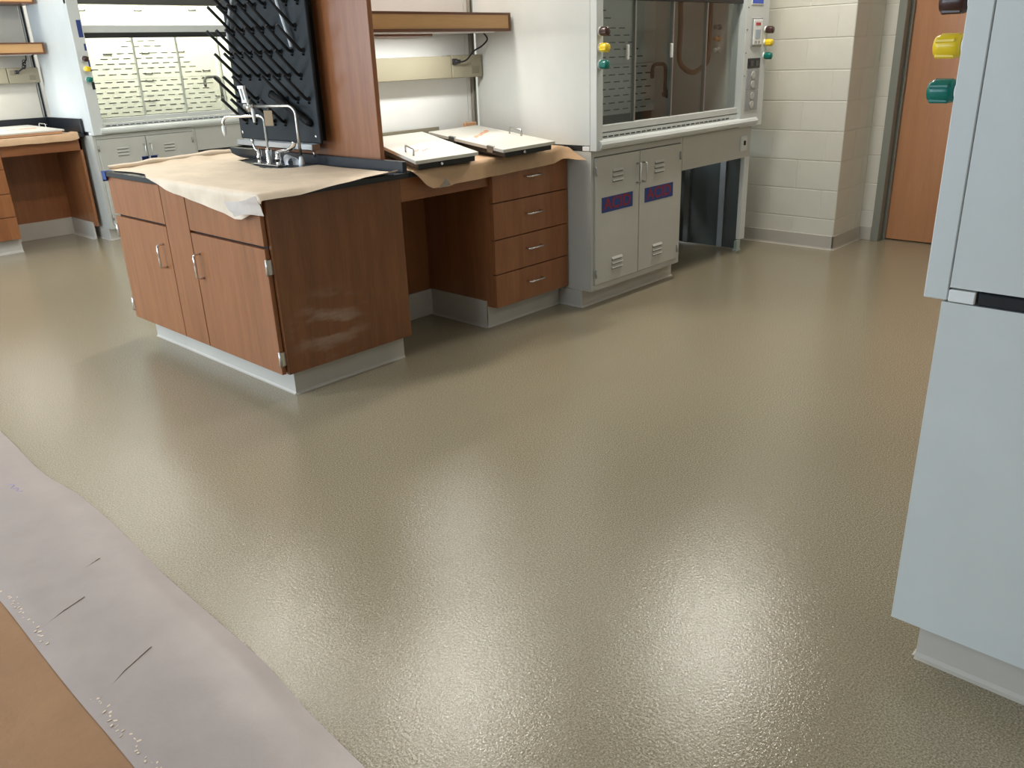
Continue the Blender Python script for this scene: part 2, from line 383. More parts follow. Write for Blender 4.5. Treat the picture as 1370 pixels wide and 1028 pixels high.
# ------------------------------------------------------------------ fume hoods
def u_handle(g, p, d, h, out, r=.005):
    """U pull: foot p, along vector d*h, standing out along vector out"""
    p, d, out = Vector(p), Vector(d), Vector(out)
    k = .25
    q = [p, p+out*(1-k), p+out+d*h*.04, p+out+d*h*.96, p+d*h+out*(1-k), p+d*h]
    g.tube(q, r, 8)
def fume_hood(name, label, blabel, x, y, rot, left_post, mull, lit=False, base='knee', signs=False, knee_label=None, bw=1.84, glass_h=None, tape=False, controls=True, clips=False, hose=False, kz=0.0):
    # ---- base cabinet with two louvred doors
    mg = 'metal_grey'
    if base == 'knee':
        c = thing('acid_cabinet', blabel, 'cabinet', (x, y, 0), rot)
        mg = 'metal_grey'
        g = G().box(0, .025, 0, .80, .105, .893).box(.890, .913, 0, .80, .105, .893).box(.025, .89, 0, .03, .862, .893).box(.025, .89, 0, .03, .105, .137).box(.025, .89, .78, .80, .105, .893).box(.025, .89, .03, .78, .105, .12)
        obj('body', g, mg, c, local=True)
        tw = .945 if base == 'knee' else .915
        g = G().box(0, tw, .07, .78, 0, .103, .003)
        g.extrude([(0, .07, .010), (0, .07, 0), (0, .061, 0), (0, .066, .003)], (tw+.003, 0, 0)).extrude([(0, .07, .010), (0, .07, 0), (-.008, .07, 0), (-.003, .07, .003)], (0, .7, 0))
        obj('toe_kick', g, 'cove', c, local=True)
        for i, (a, b) in enumerate(((.028, .441), (.447, .886))):
            dr = obj('door', G().box(a, b, -.012, .02, .141, .858, .002), mg, c, local=True)
            lx = .178 if i == 0 else .595
            for lz in (.21, .715):
                for k in range(3):
                    zz = lz + k*.027
                    # each louvre: a pressed hood with a dark mouth below it
                    obj('louver', G().extrude([(lx, -.012, zz+.016), (lx, -.021, zz+.004), (lx, -.021, zz+.001), (lx, -.0115, zz)], (.10, 0, 0)), mg, dr, local=True)
                    obj('louver_gap', G().box(lx+.002, lx+.098, -.0135, -.0115, zz-.006, zz+.001), 'louver_dark', dr, local=True)
            hg = G(); u_handle(hg, ((.415 if i == 0 else .472), -.011, .68), (0, 0, 1), .11, (0, -.032, 0), .0052)
            obj('handle', hg, 'steel', dr, local=True)
            hx = .024 if i == 0 else .868
            for hz in (.205, .785):
                obj('hinge', G().box(hx-.004, hx+.010, -.018, -.011, hz-.02, hz+.024).cyl((hx+.003, -.018, hz-.022), (hx+.003, -.018, hz+.026), .0045), 'brushed', dr, local=True)
            if signs:
                a0, b0 = ((.080, .377), (.498, .802))[i]
                g = G().box(a0, b0, -.0132, -.0115, .549, .635)
                g.text('ACID', .092, ((a0+b0)/2, -.0134, .592), (1.18, 0, 0), (0, .0, 1), (0, -1, 0), 1, .0004, .0016)
                obj('tape_sign', g, ['tape_blue', 'letter_red'], dr, 'blue tape strip lettered ACID in red', local=True)
    # ---- knee space or second cabinet
    if base == 'knee':
        k = thing('knee_space_frame', knee_label, 'panel', (x, y, 0), rot)
        g = G().box(.916, 1.775, 0, .03, .688, .893)
        obj('apron', g, mg, k, local=True)
        sb = obj('switch_box', G().box(1.632, 1.715, -.010, .004, .735, .835, .002), 'metal_white', k, local=True)
        obj('toggle', G().box(1.666, 1.682, -.018, -.008, .772, .802, .002), 'rubber', sb, local=True)
        g = G().box(1.71, 1.775, 0, .03, .115, .688)
        obj('leg', g, 'metal_white', k, local=True)
        g = G().box(1.845, 1.862, .10, .84, .012, .688)
        obj('side_panel', g, 'blue_grey', k, local=True)
        for yy in (.205, .50): obj('stile', G().box(1.825, 1.845, yy, yy+.045, .012, .688), 'brushed', k, local=True)
        obj('foot', G().box(1.815, 1.866, .075, .10, 0, .075, .003).box(1.80, 1.866, .07, .10, 0, .012), 'mint', k, local=True)
        obj('back_panel', G().box(.95, 1.845, .82, .84, .012, .688), 'blue_grey', k, local=True)
    else:
        k = thing('base_cabinet', knee_label, 'cabinet', (x, y, 0), rot)
        obj('body', G().box(.012, bw-.012, .018, .80, .105, .893).box(0, .012, 0, .80, .105, .893).box(bw-.012, bw, 0, .80, .105, .893).box(.012, bw-.012, 0, .018, .862, .893).box(.012, bw-.012, 0, .018, .105, .137), 'metal_white', k, local=True)
        obj('toe_kick', G().box(.03, bw-.03, .06, .78, 0, .103).extrude([(.03, .06, .010), (.03, .06, 0), (.03, .052, 0), (.03, .057, .003)], (bw-.06, 0, 0)).extrude([(bw-.03, .06, .014), (bw-.03, .06, 0), (bw-.018, .06, 0), (bw-.026, .06, .004)], (0, .71, 0)), 'cove', k, local=True)
        for q in range(4):
            a = .015 + q*.4535
            obj('door', G().box(a, a+.449, .001, .017, .141, .858, .001), mg, k, local=True)
    # ---- hood superstructure
    h = thing(name, label, 'fume hood', (x, y, .893), rot)
    mw = 'metal_white'; L, R = left_post, 1.545; W = 1.845; top = 2.45
    o = ROOT[h]
    def P(nm, g, m, parent=h, lab=None):
        bmesh.ops.transform(g.bm, matrix=Matrix.Translation((0, 0, -.893)), verts=g.bm.verts[:])
        return obj(nm, g, m, parent, lab, local=True)
    P('work_surface', G().box(.004, W-.004, .065, .80, .895, .922, .003), 'black_epoxy')
    for x_ in (0, W-.03): P('corner_block', G().box(x_, x_+.03, .012, .062, .896, .921, .002), 'white_plastic')
    P('side_panel', G().box(.003, .022, .012, .86, .925, top), mw); P('side_panel', G().box(W-.022, W-.003, .012, .86, .925, top), mw)
    P('back_panel', G().box(.022, W-.022, .84, .86, .925, top), mw); P('top_panel', G().box(.022, W-.022, .012, .84, top-.02, top), mw)
    P('post', G().box(.002, L, -.036, .010, .897, 1.995, .002).box(L-.012, L, .010, .06, .955, 1.995), mw)
    P('post', G().box(R, W-.002, -.036, .010, .897, 1.995, .002).box(R, R+.012, .010, .06, .955, 1.995), mw)
    # front panel above the sash
    P('header', G().box(.002, W-.002, -.03, .01, 1.91, 2.02, .002), 'header'); P('upper_panel', G().box(.002, W-.002, -.028, .010, 2.02, top), mw)
    lin = 'liner_lit' if lit else 'liner_unlit'
    bf = P('baffle', G().box(.05, 1.575, .67, .68, 1.0, 1.318).box(.05, 1.575, .67, .68, 1.322, 1.95).extrude([(.05, .67, 1.95), (.05, .68, 1.95), (.05, .36, top-.04), (.05, .35, top-.04)], (1.525, 0, 0)), lin)
    P('liner_wall', G().box(.040, .05, .06, .84, .925, top-.03), lin); P('liner_wall', G().box(1.575, 1.585, .06, .84, .925, top-.03), lin)
    P('gap_shade', G().box(.05, 1.575, .69, .70, .922, 1.03), 'header')  # dark sheet standing for the shaded gap below the baffle
    sg = G().box(0, .066, -.0022, .0006, 0, .0065); sme = bpy.data.meshes.new('slot'); sg.bm.to_mesh(sme); sg.bm.free(); sme.materials.append(MATS['dark_slot'])
    rows = [(1.645, .70, 1.07), (1.600, .62, 1.15), (1.540, .52, 1.24), (1.496, .44, 1.33), (1.452, .40, 1.40), (1.410, .36, 1.46), (1.362, .33, 1.50)]
    rows += [(1.296 - i*.0445, .22 if i < 2 else .16, 1.54 if i < 2 else 1.57) for i in range(7)]
    for i, (z, a, b) in enumerate(rows):
        uu = .10 + (i % 2)*.052
        while uu < b-.06:
            if uu >= a-.02: inst('slot', sme, bf, (uu, .67, z-.893))
            uu += .1045
    if clips:
        for (cu, cz) in [(.538, 1.537), (.891, 1.54), (1.237, 1.545), (1.472, 1.368), (1.461, 1.304), (.887, 1.362), (.883, 1.299), (.879, 1.12), (1.565, 1.125), (.891, 1.906), (1.423, 1.914), (.382, 1.903)]:
            P('clip', G().box(cu-.034, cu+.034, .664, .671, cz-.004, cz+.004).box(cu-.040, cu-.028, .662, .671, cz, cz+.010).box(cu+.028, cu+.040, .662, .671, cz, cz+.010), 'header', bf)
    # airfoil sill, slotted grille, sash rails
    prof = [(-.02, .899), (-.040, .903), (-.052, .915), (-.055, .930), (-.048, .944), (-.034, .953), (-.012, .956), (-.004, .953), (-.004, .899)]
    P('airfoil_sill', G().extrude([(L-.03, a, b) for a, b in prof], (R+.215-(L-.03), 0, 0)), mw)
    gr = P('grille', G().box(L, R+.02, -.012, .06, .945, .985, .002), mw)
    ng = int((R-L-.1)/.0525)
    sg2 = G().box(0, .038, -.0022, .0006, 0, .006); gme = bpy.data.meshes.new('grille_slot'); sg2.bm.to_mesh(gme); sg2.bm.free(); gme.materials.append(MATS['dark_slot'])
    for i in range(ng): inst('grille_slot', gme, gr, (L+.03+i*.0525, -.012, .962-.893))
    P('track', G().box(L+.02, R+.03, -.016, -.004, .951, .956), 'rubber')
    sash = P('sash', G().box(L, R, -.014, .022, .990, 1.026, .002).box(L, R, -.014, .022, 1.695, 1.752, .003), mw)
    P('gasket', G().box(L, R, -.010, .02, 1.655, 1.694), 'black', sash)
    edges = [L] + list(mull) + [R]
    for i, (a, b) in enumerate(zip(edges, edges[1:])):
        yo = .002 if i % 2 == 0 else .012
        P('pane', G().box(a-.02 if i else a, b+.004, yo, yo+.005, 1.026, 1.655), 'glass', sash)
        if i: P('mullion', G().box(a-.0055, a+.0055, -.004, .018, 1.026, 1.694), 'metal_grey' if lit else 'brushed', sash)
    if not lit:
        for a in (mull[0]-.075, mull[1]-.018): P('sash_pull', G().box(a-.008, a+.010, -.012, .002, 1.355, 1.432, .003), 'white_plastic', sash)
    P('upper_pane', G().box(L, R, .0, .005, 1.752, 1.91), 'glass')
    # knobs (service valves) on both posts
    def knob(u, z, col, lab=None):
        kk = P('knob_base', G().lathe((u, -.0355, z), [(.023, 0), (.023, .003), (.014, .007), (.012, .012)], 14, (0, -1, 0)), 'white_plastic')
        gg = G()
        n = 16
        prof = [(.015, .007), (.0205, .009), (.0225, .018), (.0215, .046), (.0175, .056), (.006, .057)]
        gg.lathe((u, -.0355, z), prof, n, (0, -1, 0))
        for j in range(4):
            aa = j*math.pi/2+.5
            gg.box(u+.020*math.cos(aa)-.005, u+.020*math.cos(aa)+.005, -.088, -.050, z+.020*math.sin(aa)-.005, z+.020*math.sin(aa)+.005, .003)
        obj('knob', (bmesh.ops.transform(gg.bm, matrix=Matrix.Translation((0, 0, -.893)), verts=gg.bm.verts[:]), gg)[1], col, kk, local=True)
    for u in ((L*.5 if L < .08 else .052), 1.812):
        for z, col in ((1.498, 'knob_brown'), (1.420, 'knob_yellow'), (1.338, 'knob_green')): knob(u, z+kz, col)
    if controls:
        mn = P('monitor', G().box(1.618, 1.758, -0.042, -0.035, 1.395, 1.572, .003), 'grey_plastic')
        P('face_plate', G().box(1.630, 1.746, -0.0480, -0.0410, 1.408, 1.560, .003), 'white_plastic', mn)
        P('readout', G().box(1.655, 1.718, -0.0495, -0.0470, 1.525, 1.542), 'led_red', mn); P('screen', G().box(1.655, 1.722, -0.0495, -0.0470, 1.445, 1.500), 'lcd', mn)
        P('button', G().box(1.655, 1.678, -0.0505, -0.0470, 1.418, 1.432).box(1.695, 1.718, -0.0505, -0.0470, 1.418, 1.432), 'grey_plastic', mn)
        P('badge', G().box(1.60, 1.76, -0.039, -0.035, 1.645, 1.78, .003), 'white_plastic'); P('badge_screen', G().box(1.61, 1.75, -0.0405, -0.0380, 1.655, 1.775), 'bluescreen')
        sw = P('switch_plate', G().box(1.598, 1.758, -0.041, -0.035, 1.265, 1.327, .002), 'black')
        P('rocker', G().box(1.625, 1.66, -0.0450, -0.0400, 1.28, 1.312).box(1.695, 1.73, -0.0450, -0.0400, 1.28, 1.312), 'header', sw)
        for z0 in (1.132, 1.003):
            pl = P('outlet_plate', G().box(1.592, 1.758, -0.041, -0.035, z0, z0+.124, .002), 'grey_plastic')
            for zz in (z0+.032, z0+.088): P('receptacle', G().lathe((1.675, -.0408, zz), [(.026, 0), (.026, .003), (.022, .004)], 12, (0, -1, 0)), 'metal_grey', pl)
        for z in (1.22, 1.36, 1.5, 1.63): P('screw', G().lathe((R+.022, -.0355, z), [(.005, 0), (.005, .002), (.001, .003)], 8, (0, -1, 0)), 'header')
    if tape:
        P('tape', G().box(.050, .086, -.0375, -.0355, 1.66, 1.79), 'tape_blue'); P('tape', G().box(.074, .090, -.0375, -.0355, 1.56, 1.612), 'tape_blue'); P('tape', G().box(.080, .094, -.0375, -.0355, 1.40, 1.49), 'tape_blue')
        P('switch_plate', G().box(.072, .094, -0.0410, -0.0350, 1.26, 1.32), 'black')
    # services inside: bench tap on the right lining, valves
    tp = P('inner_tap', G().lathe((1.575, .557, 1.11), [(.030, 0), (.030, .008), (.018, .014), (.018, .045)], 14, (-1, 0, 0)).tube([(1.54, .557, 1.10), (1.54, .557, 1.27)] + arc((1.50, .557, 1.27), .04, 0, math.pi/2, 6, (1,0,0), (0,0,1)) + arc((1.42, .557, 1.27), .04, math.pi/2, math.pi, 6, (1,0,0), (0,0,1)) + [(1.38, .557, 1.23)], .0130, 10).tube([(1.38, .557, 1.26), (1.38, .557, 1.22)], [.0155, .012], 10), 'header')
    for z, col in ((1.526, 'grey_plastic'), (1.455, 'foam_orange'), (1.385, 'white_plastic')):
        P('inner_valve', G().lathe((1.575, .17, z), [(.018, 0), (.018, .006), (.008, .012), (.008, .03), (.014, .034), (.014, .055), (.005, .056)], 12, (-1, 0, 0)), col)
    if hose:
        pts = [(2.975, 1.80), (2.978, 1.685), (2.990, 1.515), (2.986, 1.346), (3.050, 1.284), (3.155, 1.256), (3.259, 1.282), (3.326, 1.337), (3.335, 1.514), (3.328, 1.687), (3.33, 1.80)]
        P('hose', G().tube(smooth([(a-1.85, .19, b) for a, b in pts], 5), .0165, 10), 'hose')
    if lit:
        la = area('hood_lamp', (0, 0, 0), .9, .30, HOODLIGHT[0], HOODLIGHT[1], (0, 0, -1))
        la.parent = h; la.location = (.85, .36, top-.06-.893); la.rotation_euler = (0, 0, 0)
    return h
fume_hood('fume_hood', 'grey-white fume hood with dark unlit chamber, beside the block wall', 'grey steel cabinet whose two louvred doors carry blue ACID tape', 1.85, -.24, 0, .057, (.391, .765, 1.133), base='knee', signs=True, knee_label='grey apron, leg and dark side panel of the open knee space beside the ACID cabinet', hose=True)
fume_hood('fume_hood', 'white fume hood with brightly lit slotted baffle, in the back row', 'pale steel louvred-door cabinet below the lit hood in the back row', 1.01, 4.43, 0, .095, (.495, .880, 1.275), lit=True, base='knee', knee_label='pale apron and leg of the knee space below the lit hood in the back row', tape=True, controls=False, clips=True)
fume_hood('fume_hood', 'large white fume hood end at right edge, brown yellow and green knobs on its front', '', 1.81, -2.641, math.pi, .057, (.391, .765, 1.133), base='cabinet', knee_label='tall pale base cabinet end standing in the right foreground on a white cove base', kz=-.036)

# ------------------------------------------------------------------ the peninsula: wooden cabinets
sink_cab = thing('sink_cabinet', 'reddish wooden sink cabinet with two doors and scuffed end panel darkened for shade, nearest of the benches', 'cabinet', (.3, .7, 0))
g = G().box(-.033, .65, -.020, 1.44, .124, .14).box(-.033, .65, 1.42, 1.44, .14, .885).box(.63, .65, -.02, 1.42, .14, .885).box(-.050, -.030, -.020, 1.44, .82, .885).box(-.050, -.030, -.020, 1.44, .124, .14)
obj('body', g, 'wood', sink_cab)
obj('end_panel', G().box(-.050, .655, -.052, -.030, .120, .886, .0015), 'wood_end_shade', sink_cab)
obj('backing', G().box(-.052, -.031, -.029, 1.44, .14, .82), 'wood_gap', sink_cab)
g = G().box(0, .638, 0, 1.40, 0, .122)
g.extrude([(0, 1.40, .010), (0, 1.40, 0), (-.009, 1.40, 0), (-.003, 1.40, .003)], (0, -1.40, 0)).extrude([(0, 0, .010), (0, 0, 0), (0, -.009, 0), (0, -.003, .003)], (.638, 0, 0))
obj('toe_kick', g, 'cove', sink_cab)
for i, (a, b) in enumerate(((.865, 1.452), (-.034, .612))):
    dr = obj('door', G().box(-.074, -.053, a, b, .122, .682, .0015), 'wood', sink_cab)
    hg = G(); u_handle(hg, (-.073, (.93 if i == 0 else .555), .475), (0, 0, 1), .115, (-.034, 0, 0), .0055); obj('handle', hg, 'chrome', dr)
    hy = 1.455 if i == 0 else -.037
    for hz in (.195, .605):
        obj('hinge', G().box(-.078, -.070, hy-.012 if i == 0 else hy+.0, hy if i == 0 else hy+.012, hz-.032, hz+.032, .001).box(-.078, -.045, hy-.003, hy+.003, hz-.032, hz+.032, .001).cyl((-.076, hy, hz-.036), (-.076, hy, hz+.036), .0052), 'steel', dr)
    obj('drawer_front', G().box(-.074, -.053, a, b, .694, .883, .0015), 'wood', sink_cab)
obj('center_panel', G().box(-.074, -.053, .619, .859, .122, .883, .0015), 'wood', sink_cab)

knee = thing('kneehole_panel', 'dark wooden kneehole with top rail between the sink cabinet and the four-drawer cabinet', 'panel', (.95, .2, 0))
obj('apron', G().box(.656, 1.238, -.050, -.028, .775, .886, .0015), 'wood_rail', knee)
obj('back_panel', G().box(.656, 1.238, .47, .49, .15, .886), 'wood', knee)
obj('toe_kick', G().box(.657, 1.234, .452, .47, 0, .152, .002), 'cove', knee)

dc = thing('drawer_cabinet', 'reddish wooden cabinet of four drawers beside the ACID cabinet', 'cabinet', (1.54, .3, 0))
obj('body', G().box(1.240, 1.258, -.052, .60, .122, .886).box(1.826, 1.844, -.052, .60, .122, .886).box(1.258, 1.826, .58, .60, .122, .886).box(1.258, 1.826, -.05, .58, .122, .14), 'wood', dc)
obj('backing', G().box(1.259, 1.825, -.050, -.042, .14, .884), 'wood_gap', dc)
g = G().box(1.2345, 1.842, 0, .58, 0, .121).box(1.232, 1.2395, 0, .45, .0, .152)
g.extrude([(1.2345, 0, .010), (1.2345, 0, 0), (1.2345, -.009, 0), (1.2345, -.003, .003)], (.61, 0, 0)).extrude([(1.232, 0, .010), (1.232, 0, 0), (1.224, 0, 0), (1.229, 0, .003)], (0, .45, 0))
obj('toe_kick', g, 'cove', dc)
for i, (a, b) in enumerate(((.122, .302), (.307, .489), (.494, .683), (.688, .884))):
    dr = obj('drawer', G().box(1.242, 1.842, -.075, -.052, a, b, .0015), 'wood', dc)
    hg = G(); u_handle(hg, (1.487, -.074, (a+b)/2+.012), (1, 0, 0), .115, (0, -.032, 0), .0052); obj('handle', hg, 'chrome', dr)

# countertops
CT0, CT1 = .887, .912
sct = thing('sink_countertop', 'black epoxy sink countertop with low backsplash at the end of the peninsula', 'countertop', (.3, .7, CT0))
# slab with a basin opening
bx0, bx1, by0, by1 = .10, .46, .42, 1.12
g = G().box(-.088, bx0, -.085, 1.475, CT0, CT1, .002).box(bx1, .690, -.085, 1.475, CT0, CT1, .002).box(bx0, bx1, -.085, by0, CT0, CT1).box(bx0, bx1, by1, 1.475, CT0, CT1)
obj('slab', g, 'black_epoxy', sct)
obj('basin', G().box(bx0-.008, bx1+.008, by0-.008, by1+.008, .66, .668).box(bx0-.008, bx0, by0, by1, .668, CT0).box(bx1, bx1+.008, by0, by1, .668, CT0).box(bx0, bx1, by0-.008, by0, .668, CT0).box(bx0, bx1, by1, by1+.008, .668, CT0), 'black_epoxy', sct)
obj('backsplash', G().box(.655, .680, -.085, 1.475, CT1, .962, .002), 'black_epoxy', sct)
obj('edge_tape', G().box(-.0905, -.0875, 1.43, 1.478, .870, .912).box(-.0905, -.05, 1.43, 1.478, .9115, .9135), 'tape_blue', sct, 'small blue tape square on the left corner')
obj('edge_tape', G().box(-.0905, -.06, 1.475, 1.4775, .86, .905), 'tape_blue', sct)
bct = thing('bench_countertop', 'black epoxy benchtop under brown paper between the sink and the fume hood', 'countertop', (1.27, .3, CT0))
obj('slab', G().box(.692, 1.846, -.085, .648, CT0, CT1, .002), 'black_epoxy', bct)
obj('backsplash', G().box(.730, 1.846, .626, .648, CT1, .976, .002), 'black_epoxy', bct)

# spine between the two sides of the bench
sp = thing('bench_spine', 'white upright spine of the peninsula ending in a tall reddish wooden panel', 'partition', (1.28, .7, CT1))
obj('end_panel', G().box(.700, .726, .130, 1.268, CT1+.002, 2.45, .002), 'wood', sp)
obj('panel', G().box(.728, 1.792, .652, .70, CT1, 2.45), 'spine_white', sp)
obj('panel', G().box(1.796, 1.822, .652, .70, CT1, 2.45), 'spine_white', sp)
obj('panel', G().box(.728, 1.848, .71, .75, CT1, 2.45), 'spine_white', sp)
g = G().box(1.824, 1.831, .632, .66, .98, 2.45).box(1.843, 1.850, .632, .66, .98, 2.45).box(1.824, 1.850, .655, .66, .98, 2.45)
obj('upright_track', g, 'track', sp)
obj('track_slot', G().box(1.831, 1.843, .645, .655, .98, 2.45), 'black', sp)

def bench_shelf(label, x0, x1, y0, y1, z0, z1, lamp=True, strip=True):
    s = thing('bench_shelf', label, 'shelf', ((x0+x1)/2, y1, z0))
    obj('board', G().box(x0, x1, y0+.012, y1, z0, z0+.02).box(x0, x1, y0+.012, y1, z1-.02, z1), 'wood_trim', s)
    obj('edge_frame', G().box(x0, x1, y0, y0+.014, z0, z0+.014).box(x0, x1, y0, y0+.014, z1-.012, z1).box(x1-.014, x1, y0, y0+.014, z0+.014, z1-.012), 'wood_trim', s)
    obj('edge_panel', G().box(x0, x1-.014, y0+.003, y0+.014, z0+.014, z1-.012), 'wood_tan', s, 'lighter tan edge band')
    obj('end_cap', G().box(x1-.012, x1, y0+.014, y1, z0+.02, z1-.02), 'wood_trim', s)
    if strip: obj('under_strip', G().box(x0+.02, x0+.69, y1-.14, y1-.125, z0-.016, z0+.001), 'wood_trim', s)  # wooden strip under the shelf, towards its back
    if lamp:
        obj('lamp_housing', G().box(x0+.1, x1-.10, y0+.03, y0+.08, z0-.006, z0), 'white_plastic', s)
        area('undershelf_lamp', ((x0+x1)/2-.06, y0+.055, z0-.010), .62, .05, UNDERSHELF[0], UNDERSHELF[1], ((x0+x1)/2-.06, y0+.055, 0))
    return s
bench_shelf('tan-edged wooden shelf above the two loose white doors', .728, 1.836, .318, .648, 1.526, 1.620)
rw = thing('outlet_raceway', 'beige outlet raceway below the shelf over the loose doors', 'raceway', (1.3, .6, 1.35))
obj('channel', G().box(.740, 1.598, .565, .650, 1.291, 1.409, .003), 'beige', rw)
obj('channel', G().box(1.602, 1.838, .563, .650, 1.290, 1.412, .003), 'beige', rw)
obj('outlet', G().box(1.752, 1.812, .560, .565, 1.312, 1.348, .001), 'outlet_tan', rw)
g = G().tube(smooth([(1.80, .50, 1.525), (1.828, .50, 1.49), (1.79, .51, 1.455), (1.74, .525, 1.43), (1.695, .535, 1.388), (1.66, .54, 1.376), (1.64, .545, 1.377)], 6), .0045, 8).cyl((1.648, .545, 1.377), (1.615, .563, 1.379), .010, .013)
g.box(1.60, 1.632, .548, .563, 1.362, 1.394, .003)
tag(obj('power_cord', g, 'black', loc=(1.7, .5, 1.45)), 'black cord hanging from the shelf to the raceway by the dark hood', 'cord')

# pegboard drying rack
pr = thing('drying_rack', 'black pegboard drying rack with angled pegs behind the sink taps', 'rack', (.63, .88, 1.02))
obj('board', G().box(.622, .640, .500, 1.268, 1.022, 2.10, .004), 'pegboard', pr)
for y_ in (.56, 1.17): obj('standoff', G().box(.640, .699, y_, y_+.04, 1.03, 2.05), 'rubber', pr)
obj('drip_trough', G().box(.612, .660, .570, 1.30, .985, .989).box(.612, .616, .570, 1.30, .985, 1.016).box(.656, .660, .570, 1.30, .985, 1.016).box(.612, .660, .566, .570, .985, 1.016), 'brushed', pr)
obj('drain_spout', G().cyl((.63, .580, .985), (.63, .580, .955), .006), 'steel', pr)
for y_ in (.535, 1.242): obj('screw', G().lathe((.622, y_, 1.056), [(.009, 0), (.008, .003), (.002, .005)], 12, (-1, 0, 0)), 'chrome', pr)
pg = G().tube([(0, 0, 0), (-.012, 0, .0), (-.022, 0, .006), (-.130, 0, .115)], .0082, 7).lathe((0, 0, 0), [(.012, 0), (.012, .004), (.008, .007), (.003, .008)], 10, (-1, 0, 0)).tube([(-.012, 0, -.016), (-.005, 0, -.018), (0, 0, -.02)], .005, 6)
bmesh.ops.recalc_face_normals(pg.bm, faces=pg.bm.faces[:])
pme = bpy.data.meshes.new('peg'); pg.bm.to_mesh(pme); pg.bm.free(); pme.materials.append(MATS['rubber'])
A = [1.18, 1.082, .986, .893, .796, .703, .602]; B = [1.226, 1.128, 1.034, .941, .845, .752, .655, .557]
for i in range(9):
    z = 1.122 + .1118*i
    for j, y_ in enumerate(A if i in (0, 2, 4, 6, 8) else B):
        if i == 0 and j in (2, 5, 6): continue
        if i == 1 and j in (3, 4): continue
        if i == 4 and j == 5: continue
        if i == 5 and j == 5: continue
        o_ = inst('peg', pme, pr, Vector((.622, y_, z)) - Vector((.63, .88, 1.02)))
obj('tube_peg', G().tube([(.622, .560, 1.118), (.606, .566, 1.124), (.588, .842, 1.258)], .018, 12, True).tube([(.5885, .837, 1.2555), (.588, .846, 1.260)], [.020, .020], 12), 'rubber', pr, 'thick black tube among the pegs')
for pts in ([(.606, 1.05, 1.80), (.596, 1.114, 1.714), (.598, 1.166, 1.642), (.602, 1.21, 1.567), (.606, 1.221, 1.489)], [(.606, .735, 1.80), (.596, .697, 1.687), (.598, .672, 1.615), (.602, .636, 1.506), (.606, .633, 1.476)]):
    obj('drain_hose', G().tube(smooth(pts, 6), .009, 10), 'vinyl', pr, 'clear vinyl hose')

# taps
def tap_body(g, x, y, z=CT1, h=.075):
    g.lathe((x, y, z), [(.021, 0), (.021, .006), (.013, .012), (.013, .03), (.016, .034), (.016, .045), (.012, .05), (.012, h), (.004, h+.004)], 14)
f = thing('mixing_faucet', 'chrome two-handle gooseneck faucet at the sink, spout turned left', 'faucet', (.505, .82, CT1))
g = G().box(.478, .540, .690, .930, CT1, CT1+.010, .004)
obj('deck_plate', g, 'chrome', f)
for y_, dy in ((.900, .03), (.722, -.075)):
    g = G(); tap_body(g, .505, y_); v_ = obj('valve', g, 'chrome', f)
    if dy > 0: hp, hr = [(.505, y_, CT1+.072), (.497, y_+.014, CT1+.078), (.493, y_+.024, CT1+.100), (.493, y_+.03, CT1+.128)], [.0075]*5+[.0065]*5+[.0085]*3
    else: hp, hr = [(.505, y_, CT1+.072), (.502, y_-.045, CT1+.080), (.500, y_-.105, CT1+.086), (.500, y_-.155, CT1+.105), (.500, y_-.178, CT1+.132)], [.008]*5+[.009]*5+[.012]*7
    obj('lever', G().tube(smooth(hp, 4), hr, 8), 'chrome', v_)
g = G(); g.lathe((.510, .815, CT1), [(.022, 0), (.022, .008), (.015, .014), (.0155, .075), (.011, .085)], 14)
obj('column', g, 'chrome', f)
ex = Vector((-.55, .83, 0)).normalized(); c0 = Vector((.510, .815, 0)); zt = 1.158
pts = [c0+Vector((0,0,CT1+.07)), c0+Vector((0,0,1.00)), c0+Vector((0,0,zt-.025))] + [c0+ex*.025+Vector((0,0,zt-.025))+(-ex*.025*math.cos(t*math.pi/12)+Vector((0,0,.025*math.sin(t*math.pi/12)))) for t in range(1, 7)]
e1 = c0+ex*.195
pts += [e1+Vector((0,0,zt))] + [e1+Vector((0,0,zt-.032))+ex*.032*math.sin(t*math.pi/12)+Vector((0,0,.032*math.cos(t*math.pi/12))) for t in range(1, 7)] + [e1+ex*.032+Vector((0,0,zt-.055))]
obj('spout', G().tube(pts, .0075, 10), 'chrome', f)
e2 = e1+ex*.032
obj('aerator', G().lathe((e2.x, e2.y, zt-.045), [(.011, 0), (.011, .025), (.008, .034), (.005, .050)], 12, (0, 0, -1)), 'white_plastic', f)
f = thing('lab_water_tap', 'slim pipe tap with white lever and brown tag, right of the chrome faucet', 'faucet', (.565, .605, CT1))
b0 = Vector((.565, .605, 0)); ex = Vector((-.35, .937, 0)).normalized(); zt = 1.205
obj('base', G().lathe((.565, .605, CT1), [(.015, 0), (.015, .02), (.010, .045), (.0088, .05)], 12), 'white_plastic', f)
pts = [b0+Vector((0,0,CT1+.04)), b0+Vector((0,0,1.08)), b0+Vector((0,0,zt-.045))] + [b0+ex*.045+Vector((0,0,zt-.045))+(-ex*.045*math.cos(t*math.pi/16)+Vector((0,0,.045*math.sin(t*math.pi/16)))) for t in range(1, 9)] + [b0+ex*.27+Vector((0,0,zt))]
obj('riser', G().tube(pts, .0078, 10), 'steel', f)
hd = b0+ex*.28+Vector((0,0,zt))
obj('valve_head', G().cyl(hd-ex*.03, hd+ex*.03, .012).cyl(hd+Vector((0,0,-.025)), hd+Vector((0,0,.03)), .010).lathe(hd+Vector((0,0,-.005)), [(.016, -.012), (.017, 0), (.016, .012)], 12), 'steel', f)
q = hd+Vector((0,0,.03)); lv = ex*.6+Vector((-.2, 0, 0))
